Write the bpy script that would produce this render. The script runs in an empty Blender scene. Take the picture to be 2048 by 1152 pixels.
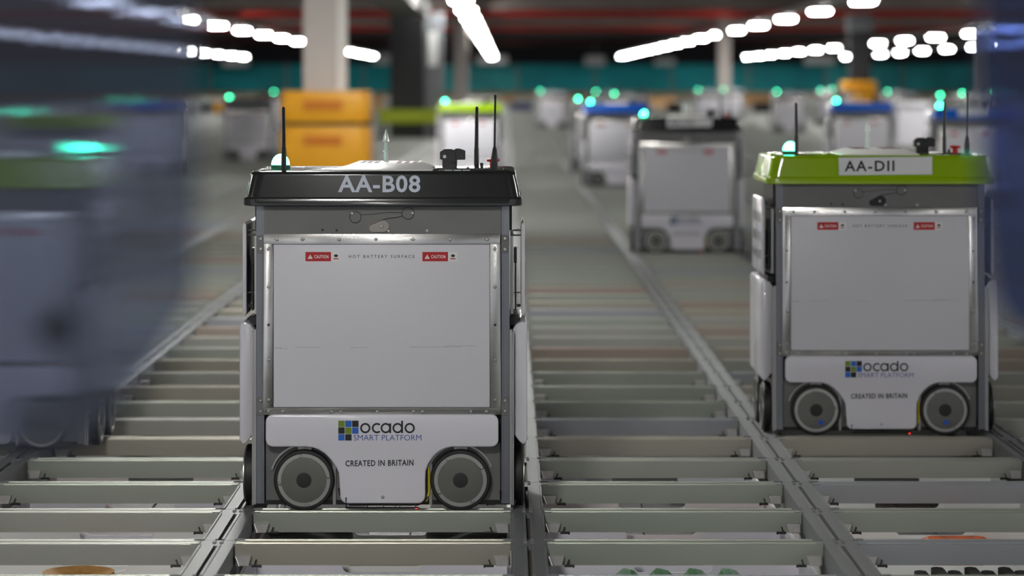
import bpy, math, random
from math import pi, sin, cos, radians
from mathutils import Vector, Matrix
random.seed(7)
S = bpy.context.scene
COL = S.collection

# ------------------------------------------------------------------ camera
F = 5857.0            # focal length in pixels of a 2048 px wide frame
H = 1.042             # eye height above the track tops
VX, HY = 1013.0, 165.0
cam_d = bpy.data.cameras.new('camera')
cam = bpy.data.objects.new('camera', cam_d); COL.objects.link(cam)
cam.location = (0, 0, H); cam.rotation_euler = (pi/2, 0, 0)
cam_d.sensor_width = 36; cam_d.lens = F/2048*36
cam_d.shift_x = (1024-VX)/2048; cam_d.shift_y = -(576-HY)/2048
cam_d.clip_start = .1; cam_d.clip_end = 600
cam_d.dof.use_dof = True; cam_d.dof.focus_distance = 7.16
cam_d.dof.aperture_fstop = 3.3
S.camera = cam
# ------------------------------------------------------------------ world, exposure
W = bpy.data.worlds.new('world'); S.world = W; W.use_nodes = True
W.node_tree.nodes['Background'].inputs[0].default_value = (.86, .88, 1.0, 1)
W.node_tree.nodes['Background'].inputs[1].default_value = .55
S.view_settings.view_transform = 'Standard'; S.view_settings.look = 'None'
S.view_settings.exposure = 0.0; S.view_settings.gamma = 1
S.view_settings.use_curve_mapping = False
S.cycles.use_denoising = True
S.cycles.max_bounces = 6; S.cycles.transparent_max_bounces = 8
S.cycles.sample_clamp_indirect = 6
S.cycles.caustics_reflective = False; S.cycles.caustics_refractive = False
LAMP_POWER = 155.0

def wx(px, d): return (px-VX)/F*d
def wz(py, d): return H-(py-HY)/F*d

# ------------------------------------------------------------------ materials
def lin(c):
    return tuple(((v/255)/12.92 if v/255 <= .04045 else ((v/255+.055)/1.055)**2.4) for v in c)
def pm(name, rgb, rough=.5, metal=0., var=.0, scale=8., stretch=(1,1,1), coat=0., bump=0., spec=.5):
    m = bpy.data.materials.new(name); m.use_nodes = True
    nt = m.node_tree; b = nt.nodes['Principled BSDF']; c = lin(rgb)
    b.inputs['Base Color'].default_value = (*c, 1)
    b.inputs['Roughness'].default_value = rough; b.inputs['Metallic'].default_value = metal
    b.inputs['Specular IOR Level'].default_value = spec
    if coat: b.inputs['Coat Weight'].default_value = coat; b.inputs['Coat Roughness'].default_value = .04
    if var or bump:
        tc = nt.nodes.new('ShaderNodeTexCoord'); mp = nt.nodes.new('ShaderNodeMapping')
        mp.inputs['Scale'].default_value = stretch
        nz = nt.nodes.new('ShaderNodeTexNoise'); nz.inputs['Scale'].default_value = scale; nz.inputs['Detail'].default_value = 4
        nt.links.new(tc.outputs['Object'], mp.inputs[0]); nt.links.new(mp.outputs[0], nz.inputs['Vector'])
        if var:
            rp = nt.nodes.new('ShaderNodeValToRGB')
            rp.color_ramp.elements[0].position = .3; rp.color_ramp.elements[1].position = .7
            rp.color_ramp.elements[0].color = (*[v*(1-var) for v in c], 1)
            rp.color_ramp.elements[1].color = (*[min(1, v*(1+var)) for v in c], 1)
            nt.links.new(nz.outputs[0], rp.inputs[0]); nt.links.new(rp.outputs[0], b.inputs['Base Color'])
        if bump:
            bp = nt.nodes.new('ShaderNodeBump'); bp.inputs['Strength'].default_value = bump; bp.inputs['Distance'].default_value = .002
            nt.links.new(nz.outputs[0], bp.inputs['Height']); nt.links.new(bp.outputs[0], b.inputs['Normal'])
    return m
def em(name, c, s):
    m = bpy.data.materials.new(name); m.use_nodes = True; nt = m.node_tree
    b = nt.nodes['Principled BSDF']; b.inputs['Base Color'].default_value = (*[min(1, v) for v in c], 1)
    b.inputs['Emission Color'].default_value = (*c, 1); b.inputs['Emission Strength'].default_value = s
    return m

M_hood_dark = pm('hood_dark', (46,48,47), .16, coat=.5)
M_hood_black = pm('hood_black', (30,33,34), .2, coat=.5)
M_hood_lime = pm('hood_lime', (150,186,10), .2, coat=.5)
M_hood_blue = pm('hood_blue', (20,98,205), .25, coat=.4)
M_hood_grey = pm('hood_grey', (112,114,118), .3, coat=.3)
M_hood_white = pm('hood_white', (196,197,200), .3, coat=.3)
M_white = pm('white_panel', (212,211,217), .42, var=.012, scale=3)
M_cowl = pm('white_cowl', (216,214,222), .22, coat=.5)
M_alu = pm('brushed_aluminium', (180,180,178), .33, 1., .1, 14, (1, 1, .15))
M_frame = pm('bright_frame', (200,199,195), .24, 1., .16, 9, (1, 1, 1), bump=.35)
M_plate = pm('grey_plate', (112,112,111), .5, .55, .08, 6)
M_post = pm('post_metal', (128,130,136), .34, 1., .08, 20, (1, 1, .1))
M_steel = pm('steel', (185,186,184), .28, 1.)
M_dark = pm('dark_inside', (28,28,28), .6)
M_black = pm('black_plastic', (18,18,19), .35)
M_rub = pm('rubber', (20,20,20), .55, var=.15, scale=30)
M_hub = pm('wheel_hub', (112,112,108), .42, .85, .07, 12)
M_hubring = pm('wheel_ring', (190,190,186), .3, .9)
M_red = pm('red_plastic', (205,30,22), .35)
M_redst = pm('red_sticker', (186,16,20), .4)
M_stwh = pm('sticker_white', (232,234,234), .45)
M_ink = pm('black_ink', (18,18,20), .5)
M_blueink = pm('blue_ink', (28,70,150), .5)
M_olive = pm('logo_olive', (112,136,28), .5)
M_lblue = pm('logo_blue', (30,100,190), .5)
M_silver_txt = pm('pale_lettering', (212,218,232), .7, spec=.2)
M_yel = pm('yellow_cable', (214,196,30), .4)
M_bdot = pm('blue_dot', (24,84,190), .4)
M_lid = pm('lid_white', (244,242,240), .35)
M_brown = pm('brown_mark', (92,60,52), .6)
M_disc = pm('pale_disc', (160,154,148), .5)
M_clear = pm('polished_steel', (215,222,218), .35, .6)
M_dome = em('green_beacon', (.05, 1., .47), 26)
M_led = em('red_led', (1, .03, .02), 2.5)
M_beacon_base = pm('beacon_base', (20,110,70), .3)

# track materials: same bare aluminium, slight piece to piece tint; brownish ones paint in reflections
TR = [pm('track_metal_%s' % n, c, .40, .62, .05, 5, (.3, 1, 1)) for n, c in
      (('green', (158,163,153)), ('neutral', (160,161,154)), ('brown', (160,148,138)), ('blue', (154,157,161)), ('warm', (163,160,148)))]
TRW = [0,0,0,1,1,1,0,2,3,4,4,1]
M_raily = pm('rail_metal', (120,123,124), .6, .4, .07, 10, (1, .1, 1))
M_farbeam = pm('far_track_metal', (160,163,156), .42, .6, .05, 3)
M_brk = pm('bracket_zinc', (196,194,192), .42, .7, .12, 40)
M_groove = pm('groove_brown', (92,86,76), .8)
M_tote = [pm('tote_grey', (226,224,232), .5), pm('tote_pale', (244,244,242), .5), pm('tote_warm', (232,222,222), .5)]
M_filler = [pm('filler_dark', (40,40,42), .6, var=.4, scale=25), pm('filler_brown', (74,58,48), .6, var=.4, scale=25), pm('filler_grey', (90,92,94), .6, var=.4, scale=25)]
M_ceil = pm('dark_ceiling', (40,36,35), .9, var=.2, scale=1)
M_floor = pm('dark_floor', (60,60,60), .8, var=.1, scale=2)
M_wall = pm('far_dark', (46,46,48), .9)
M_col = pm('concrete_column', (196,188,182), .85, var=.04, scale=3)
M_collit = pm('column_lit_side', (226,222,216), .5)
M_colblk = pm('column_black', (40,40,43), .6)
M_colgry = pm('column_grey', (118,120,124), .6)
M_guard = pm('guard_yellow', (222,156,4), .5, var=.04, scale=4)
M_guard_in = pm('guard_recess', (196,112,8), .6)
M_limeg = pm('lime_guard', (178,196,16), .5)
M_redbeam = pm('red_steel', (214,46,28), .6, var=.15, scale=.5)
M_greybeam = pm('grey_steel', (176,162,154), .6, var=.15, scale=.6)
M_tray = pm('galvanised', (150,148,146), .5, .5)
M_teal = pm('teal_netting', (14,172,180), .6, var=.3, scale=.25)
M_teal2 = pm('teal_netting_pale', (60,190,194), .6, var=.3, scale=.5)
M_card = pm('cardboard', (186,146,98), .8, var=.1, scale=3)
M_navy = pm('navy_plastic', (34,40,84), .5)
M_green = pm('green_glass', (16,150,70), .15, var=.3, scale=60)
M_orange = pm('orange_wrap', (220,96,24), .4, var=.5, scale=40)
M_tan = pm('tan_food', (186,142,82), .7, var=.15, scale=60)
M_lamp = em('lamp_diffuser', (1., .985, .95), LAMP_POWER)

# ------------------------------------------------------------------ mesh tools
class MB:
    def __init__(s): s.v = []; s.f = []
    def add(s, vs, fs):
        n = len(s.v); s.v += [tuple(v) for v in vs]; s.f += [tuple(i+n for i in f) for f in fs]; return s
    def box(s, x0, x1, y0, y1, z0, z1):
        return s.add([(x0,y0,z0),(x1,y0,z0),(x1,y1,z0),(x0,y1,z0),(x0,y0,z1),(x1,y0,z1),(x1,y1,z1),(x0,y1,z1)],
              [(3,2,1,0),(4,5,6,7),(0,1,5,4),(1,2,6,5),(2,3,7,6),(3,0,4,7)])
    def prism(s, poly, a0, a1, axis='y'):
        """poly: 2D points; axis y: (x,z) extruded in y; axis x: (y,z); axis z: (x,y)"""
        n = len(poly)
        def P(p, a):
            return {'y': (p[0], a, p[1]), 'x': (a, p[0], p[1]), 'z': (p[0], p[1], a)}[axis]
        vs = [P(p, a0) for p in poly]+[P(p, a1) for p in poly]
        fs = [tuple(range(n)), tuple(range(2*n-1, n-1, -1))]+[(i, i+n, (i+1) % n+n, (i+1) % n) for i in range(n)]
        return s.add(vs, fs)
    def loft(s, rings, cap=True):
        n = len(rings[0]); vs = [p for r in rings for p in r]; fs = []
        for k in range(len(rings)-1):
            for i in range(n):
                fs.append((k*n+i, k*n+(i+1) % n, (k+1)*n+(i+1) % n, (k+1)*n+i))
        if cap: fs += [tuple(range(n-1, -1, -1)), tuple((len(rings)-1)*n+i for i in range(n))]
        return s.add(vs, fs)
    def lathe(s, prof, c=(0,0,0), axis='z', n=24):
        """prof: (radius, along) pairs"""
        rings = []
        for r, a in prof:
            ring = []
            for i in range(n):
                t = 2*pi*i/n; u, w = r*cos(t), r*sin(t)
                p = {'z': (u, w, a), 'y': (u, a, w), 'x': (a, u, w)}[axis]
                ring.append((p[0]+c[0], p[1]+c[1], p[2]+c[2]))
            rings.append(ring)
        return s.loft(rings)
    def tube(s, pts, r, n=6, closed=False):
        pts = [Vector(p) for p in pts]; rings = []
        for i, p in enumerate(pts):
            a = pts[i-1] if (i or closed) else p; b = pts[(i+1) % len(pts)] if (i < len(pts)-1 or closed) else p
            t = (b-a).normalized(); up = Vector((0,0,1)) if abs(t.z) < .9 else Vector((1,0,0))
            u = t.cross(up).normalized(); w = t.cross(u)
            rr = r[i] if isinstance(r, (list, tuple)) else r
            rings.append([tuple(p+rr*(u*cos(2*pi*k/n)+w*sin(2*pi*k/n))) for k in range(n)])
        if closed: rings.append(rings[0])
        return s.loft(rings, not closed)
    def mesh(s, name, mat, smooth=False, bevel=0, seg=2, ang=35):
        me = bpy.data.meshes.new(name); me.from_pydata(s.v, [], s.f)
        import bmesh
        bm = bmesh.new(); bm.from_mesh(me)
        if bevel:
            bmesh.ops.remove_doubles(bm, verts=bm.verts, dist=1e-6)
        bmesh.ops.recalc_face_normals(bm, faces=bm.faces)
        if bevel:
            es = [e for e in bm.edges if len(e.link_faces) == 2 and e.calc_face_angle() > radians(30)]
            bmesh.ops.bevel(bm, geom=es, offset=bevel, segments=seg, profile=.5, affect='EDGES', clamp_overlap=True)
        bm.to_mesh(me); bm.free()
        if smooth:
            me.shade_smooth(); me.set_sharp_from_angle(angle=radians(ang))
        me.materials.append(mat); return me
def obj(name, me, parent=None, loc=None, rot=None, label=None, kind=None):
    o = bpy.data.objects.new(name, me); COL.objects.link(o)
    if parent: o.parent = parent
    if loc: o.location = loc
    if rot: o.rotation_euler = rot
    if label: o['label'] = label
    if kind: o['kind'] = kind
    return o
def thing(name, label, cat, loc=(0,0,0), rz=0, group=None):
    o = bpy.data.objects.new(name, None); COL.objects.link(o); o.empty_display_size = .1
    o.location = loc; o.rotation_euler = (0,0,rz); o['label'] = label; o['category'] = cat
    if group: o['group'] = group
    return o
def tag(o, label, cat, group=None):
    o['label'] = label; o['category'] = cat
    if group: o['group'] = group
    return o
def text_mesh(txt, x0, x1, z0, z1, mat, y, bold=0., spacing=1., tilt=0., th=.0006):
    cu = bpy.data.curves.new('t', 'FONT'); cu.body = txt; cu.size = 1; cu.offset = bold; cu.space_character = spacing
    cu.resolution_u = 3; cu.extrude = .5
    o = bpy.data.objects.new('t', cu); COL.objects.link(o)
    bpy.context.view_layer.update()
    me = bpy.data.meshes.new_from_object(o.evaluated_get(bpy.context.evaluated_depsgraph_get()))
    bpy.data.objects.remove(o)
    xs = [v.co.x for v in me.vertices]; ys = [v.co.y for v in me.vertices]
    a, b, c, d = min(xs), max(xs), min(ys), max(ys)
    for v in me.vertices:
        X = x0+(v.co.x-a)/(b-a)*(x1-x0); Z = z0+(v.co.y-c)/(d-c)*(z1-z0)
        v.co = (X, y-(th if v.co.z > 0 else 0), Z+tilt*(X-x0))
    me.materials.clear(); me.materials.append(mat); me.name = 'lettering'
    return me
def rrect(hx, hy, r, n=4, cx=0, cy=0):
    pts = []
    for (sx, sy, a0) in ((1,-1,-90), (1,1,0), (-1,1,90), (-1,-1,180)):
        for k in range(n+1):
            t = radians(a0+90*k/n); pts.append((cx+sx*(hx-r)+r*cos(t), cy+sy*(hy-r)+r*sin(t)))
    return pts

# ================================================================== SETTING
CW, CS = .705, .485                   # cell width (x) and spacing (y)
X0, Y0 = .0507, 6.645                 # one rail centre, one cross beam centre
FZ = -.372
YEND = 216.
floor = obj('floor', MB().box(-60, 60, -6, YEND, FZ-.1, FZ).mesh('floor', M_floor), kind='structure')
def prof(h=-.047):
    return [(-.039,h),(-.039,0),(-.035,0),(-.034,-.003),(-.011,-.003),(-.010,0),(-.0045,0),(-.0045,-.022),(.0045,-.022),(.0045,0),
            (.010,0),(.011,-.003),(.034,-.003),(.035,0),(.039,0),(.039,h)]
HB = CW/2-.0415
beam_me = [MB().prism(prof(), -HB, HB, 'x').mesh('cross_beam', m) for m in TR]
rail_me = MB().prism(prof(), -(CS/2-.0415), CS/2-.0415, 'y').mesh('rail', M_raily)
groove_me = MB().box(-.004, .004, -(CS/2-.05), CS/2-.05, -.0215, -.012).mesh('groove_fill', M_groove)  # darker brownish strip filling the rail groove
jb = MB().box(-.040,.040,-.040,.040,-.047,-.0032)
for sx in (-1,1):
    for sy in (-1,1):
        jb.box(*sorted((sx*.040,sx*.0352)), *sorted((sy*.040,sy*.0345)), -.0032, .0008)
        jb.box(*sorted((sx*.012,sx*.004)), *sorted((sy*.010,sy*.004)), -.0032, .0008)
    jb.box(*sorted((sx*.0405,sx*.058)), -.037, -.033, -.006, .0016)
    jb.box(*sorted((sx*.0405,sx*.058)), .033, .037, -.006, .0016)
junc_me = jb.mesh('junction', M_raily)
# bracket under the end of a beam: folded zinc tab, plus dark locking pin
brk = MB().prism([(0,-.047),(.028,-.047),(.035,-.024),(0,-.024)], -.012, 0, 'y')
brk_me = brk.mesh('bracket', M_brk, bevel=.0012, seg=1)
tab_me = MB().tube([(0,0,-.024),(.008,0,-.046)], .002, 5).mesh('bracket_strut', M_alu)
pn = MB().tube([(-.002,0,-.047),(.021,0,-.047)], .0032, 6).tube([(.004,0,-.047),(.009,0,-.033)], .0018, 5).tube([(.017,0,-.047),(.020,0,-.051)], .002, 5)
pin_me = pn.mesh('locking_pin', M_dark)

nb = nr = 0
for j in range(-2, 80):
    yc = Y0+CS*j
    xl, xr = wx(-60, yc), wx(2110, yc)
    ks = [k for k in range(-40, 40) if X0+CW*(k+1) > xl and X0+CW*k < xr]
    det = nb+len(ks) <= 292
    if not det: JB = j; break
    for k in ks:                       # beam spans rail k .. k+1
        nb += 1
        b = obj('cross_beam', beam_me[random.choice(TRW)], floor, (X0+CW*(k+.5), yc, 0))
        if yc < 10.6:
            for s in (-1, 1):
                e = s*(HB-.004)
                br = obj('bracket', brk_me, b, (e-s*.0, -.0405, 0))
                br.scale = (-s, 1, 1)
                obj('locking_pin', pin_me, b, (e-s*.036, -.047, 0)).scale = (-s, 1, 1)
                if s < 0: obj('bracket_strut', tab_me, b, (e-.002, -.055, 0))
for j in range(-2, 80):
    yc = Y0+CS*j
    xl, xr = wx(-60, yc), wx(2110, yc)
    ks = [k for k in range(-40, 40) if X0+CW*k > xl-.05 and X0+CW*k < xr+.05]
    if nr+len(ks) > 140: JR = j; break
    for k in ks:
        nr += 1
        r = obj('rail', rail_me, floor, (X0+CW*k, yc+CS/2, 0)); obj('groove_fill', groove_me, r)
        obj('junction', junc_me, floor, (X0+CW*k, yc, 0))
# the rest of the grid, too small or too far to pick apart
def clipbox(m, x0, x1, y0, y1, prf, axis):
    pass
far = MB()
jn = JB
nfar = int((YEND-Y0)/CS)
for j in range(JB, nfar):              # long cross beams far away
    yc = Y0+CS*j
    hw = min(56, .19*yc+4)
    far.box(-hw, hw, yc-.039, yc+.039, -.047, 0)
for j in range(-14, JB):               # near ones outside the frame
    yc = Y0+CS*j
    xl, xr = wx(-60, yc), wx(2110, yc)
    if j < -2:
        far.box(-6, 6, yc-.039, yc+.039, -.047, 0)
    else:
        ks = [k for k in range(-40, 40) if X0+CW*(k+1) > xl and X0+CW*k < xr]
        a, b_ = X0+CW*ks[0]-.05, X0+CW*(ks[-1]+1)+.05
        far.box(-max(6, .19*yc+4), a, yc-.039, yc+.039, -.047, -.0)
        far.box(b_, max(6, .19*yc+4), yc-.039, yc+.039, -.047, -.0)
obj('cross_beams_beyond', far.mesh('far', M_farbeam), floor, kind='stuff')
fr = MB()
ystart = Y0+CS*JR-.039
for k in range(-70, 71):
    x = X0+CW*k
    y_vis = Y0+CS*JR
    # rails that are not built piece by piece start near, the others start where the pieces stop
    kin = any(True for j in (JR-1,) if wx(-60, Y0+CS*j)-.05 < x < wx(2110, Y0+CS*j)+.05)
    ys = y_vis-.03 if kin else max(.0, min(abs(x)/.19-22, 150))
    if kin:                            # piece the part in front of the first built row
        seen = [j for j in range(-2, JR) if wx(-60, Y0+CS*j)-.05 < x < wx(2110, Y0+CS*j)+.05]
        y1 = Y0+CS*min(seen)-.042
        if y1 > 0: segs = [(0., y1)]
        else: segs = []
    else: segs = []
    segs.append((ys, YEND))
    for a, b_ in segs:
        q = [(p[0]+x, p[1]+.0004) for p in ((-.039,-.047),(-.039,0),(-.034,0),(-.033,-.003),(-.008,-.003),(-.008,0),(.008,0),(.008,-.003),(.033,-.003),(.034,0),(.039,0),(.039,-.047))]
        fr.prism(q, a, b_, 'y')
obj('rails_beyond', fr.mesh('farrail', M_raily), floor, kind='stuff')

ceiling = obj('ceiling', MB().box(-60, 60, -30, YEND+4, 4.2, 4.5).mesh('ceiling', M_ceil), kind='structure')
obj('wall_back', MB().box(-60, 60, YEND+2, YEND+2.4, FZ, 4.2).mesh('wall', M_wall), kind='structure')
# ceiling steelwork running across the hall
def cross(d, y_top, y_bot, mat, name, label, depth=.25, x0=-56, x1=56):
    o = obj(name, MB().box(x0, x1, d, d+depth, wz(y_bot, d), wz(y_top, d)).mesh(name, mat))
    return tag(o, label, 'beam' if 'beam' in name else 'pipe')
cross(82, -6, 19, M_greybeam, 'steel_beam', 'grey-brown steel ceiling beam at the very top of the picture, nearest of the beams')
cross(93, 21, 34, M_redbeam, 'sprinkler_pipe', 'broad bright red pipe crossing the hall under the ceiling')
cross(105, 37, 51, M_greybeam, 'steel_beam', 'grey-brown steel ceiling beam just below the broad red pipe')
cross(120, 53, 61, M_redbeam, 'sprinkler_pipe', 'thin dark red pipe below the second grey ceiling beam')
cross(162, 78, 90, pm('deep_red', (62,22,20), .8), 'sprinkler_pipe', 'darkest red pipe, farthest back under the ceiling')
for k in range(0, 7):
    o = obj('steel_beam', MB().box(-56, 56, 8+k*10, 8.25+k*10, 3.5, 3.9).mesh('steel_beam', M_greybeam))
    tag(o, 'grey steel ceiling beam crossing above the robots nearer than the red pipes', 'beam', 'near ceiling beams')

# ceiling light rows -------------------------------------------------
ZL = H+1.8
lh = MB().prism([(-.24,.09),(-.24,.03),(-.22,0),(.22,0),(.24,.03),(.24,.09)], -.46, .46, 'y').mesh('housing', M_tray)
ld = MB().prism([(-.22,0),(-.19,-.035),(.19,-.035),(.22,0)], -.42, .42, 'y').mesh('diffuser', M_lamp)
rows = [(-9.1, 65.8, 8.8, 16, 'left row'),
        (-18.3, 115.6, 8.8, 11, 'outermost left row'),
        (-1.0, 64.0, 8.8, 17, 'middle row'),
        (7.9, 73.8, 9.0, 15, 'right row'),
        (17.0, 107.0, 9.0, 12, 'second row from the right'),
        (23.6, 129.0, 9.3, 9, 'rightmost row')]
ORD = 'nearest second third fourth fifth sixth seventh eighth ninth tenth eleventh twelfth thirteenth fourteenth fifteenth sixteenth seventeenth eighteenth nineteenth'.split()
for X, d0, st, n, lab in rows:
    kmin = -int((d0+16)//st)
    dl = d0+st*(n-1)
    tr = obj('cable_tray', MB().prism([(-.16,.09),(-.16,.2),(-.14,.2),(-.14,.11),(.14,.11),(.14,.2),(.16,.2),(.16,.09)], -18, dl+2, 'y').mesh('cable_tray', M_tray), loc=(X, 0, ZL))
    tag(tr, 'galvanised cable tray carrying the '+lab+' of ceiling lights', 'cable tray'); ns = 0
    for i in range(kmin, n):
        y = d0+st*i
        seen = abs(wx(0, y)) > 0 and -60 < VX+X*F/y < 2110 and HY-1.8*F/y > -30 if y > 1 else False
        if seen: ns += 1
        l = thing('ceiling_light', 'glowing white ceiling light, %s in view of the %s' % (ORD[ns-1], lab) if seen else 'white ceiling light outside the picture, '+lab, 'ceiling light', (X, y, ZL), 0,
                  ('lights of the ' if seen else 'unseen lights of the ')+lab)
        obj('housing', lh, l); obj('diffuser', ld, l, label='glowing white diffuser')

# ================================================================== ROBOT
D1 = 7.14
def bx(px): return (px-765.5)/820.3
def bz(py): return H-(py-HY)/820.3
FY = -.23
def fbox(m, px0, px1, py0, py1, y0, y1): return m.box(bx(px0), bx(px1), y0, y1, bz(py1), bz(py0))

def hood_mesh(mat):
    rings = []
    for z, hx, hy, r in ((bz(411.5), .3375, .2475, .035), (bz(410), .3400, .249, .035), (bz(398), .3400, .249, .035), (bz(395.5), .3385, .2475, .035), (bz(394), .3355, .2435, .035), (bz(392.5), .33515, .24326, .035),
                         (bz(372), .33035, .2401, .036), (bz(350), .3249, .23675, .038), (bz(348.5), .3245, .2365, .038), (bz(346), .3230, .2345, .038), (bz(344), .3200, .2315, .038), (bz(342.6), .3150, .2265, .038)):
        rings.append([(x, y, z) for x, y in rrect(hx, hy, r, 5)])
    return MB().loft(rings).mesh('hood', mat, smooth=True, ang=28)
HT = bz(342.6)      # hood top z
def cowl_poly():
    P = [(547,828),(984,828)]
    def arc(cx, cy, r, a0, a1, n=6): return [(cx+r*cos(radians(a0+(a1-a0)*i/n)), cy+r*sin(radians(a0+(a1-a0)*i/n))) for i in range(n+1)]
    p = []
    p += arc(547, 843, 15, 180, 270) + arc(982, 843, 15, 270, 360) + arc(982, 878, 15, 0, 90)
    p += [(905,893),(893,895),(881,900),(868,911),(858,925),(852,940),(851,955)]
    p += arc(836, 991, 15, 0, 90) + arc(696, 991, 15, 90, 180)
    p += [(679,955),(678,945),(673,934),(662,918),(650,906),(637,898),(625,894),(612,893)]
    p += arc(547, 878, 15, 90, 180)
    return [(bx(a), bz(b)) for a, b in p]

def ring_arc(cx, cz, R, r, a0, a1, y, th, n=20):
    m = MB(); full = abs(a1-a0) >= 360
    vs = []
    for i in range(n+1):
        t = radians(a0+(a1-a0)*i/n)
        for rr in (r, R):
            for yy in (y, y-th): vs.append((cx+rr*cos(t), yy, cz+rr*sin(t)))
    fs = []
    for i in range(n):
        a = i*4; b = a+4
        fs += [(a,a+2,b+2,b), (a+1,b+1,b+3,a+3), (a,b,b+1,a+1), (a+2,a+3,b+3,b+2)]
    if not full: fs += [(0,1,3,2), (n*4,n*4+2,n*4+3,n*4+1)]
    m.add(vs, fs); return m

def merge(ms):
    o = MB()
    for m in ms: o.add(m.v, m.f)
    return o

screw_me = MB().lathe([(.0044,0),(.0044,-.0010),(.0034,-.0024),(.0014,-.0026)], axis='y', n=8).mesh('screw', M_steel, smooth=True)
mark_me = MB().box(-.0008,.0008,-.0004,0,-.006,.006).mesh('paint_mark', M_beacon_base)
def wheel_parts(parent, loc, axis, R=.0742, rz=0, dots=None):
    """axis 'y': disc faces the camera; built facing -y then turned"""
    w = obj('wheel', W_TYRE, parent, loc, (0, 0, rz))
    obj('wheel_hub', W_HUB, w); obj('hub_ring', W_RING, w); obj('hub_cap', W_CAP, w)
    return w
W_TYRE = MB().lathe([(.058,-.010),(.066,-.0125),(.0715,-.0115),(.0742,-.008),(.0742,.008),(.0715,.0115),(.058,.0115)], axis='y', n=48).mesh('wheel', M_rub, smooth=True)
W_HUB = MB().lathe([(.056,-.009),(.056,-.0128),(.050,-.0132),(.02,-.0132)], axis='y', n=40).mesh('wheel_hub', M_hub, smooth=True)
W_RING = merge([ring_arc(0, 0, .0642, .0555, 0, 360, -.010, .0052, 48)]).mesh('hub_ring', M_hubring, smooth=True)
W_CAP = MB().lathe([(.0185,-.0128),(.0185,-.0142),(.0165,-.0146),(.005,-.0146)], axis='y', n=28).mesh('hub_cap', M_dark, smooth=True)

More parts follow.
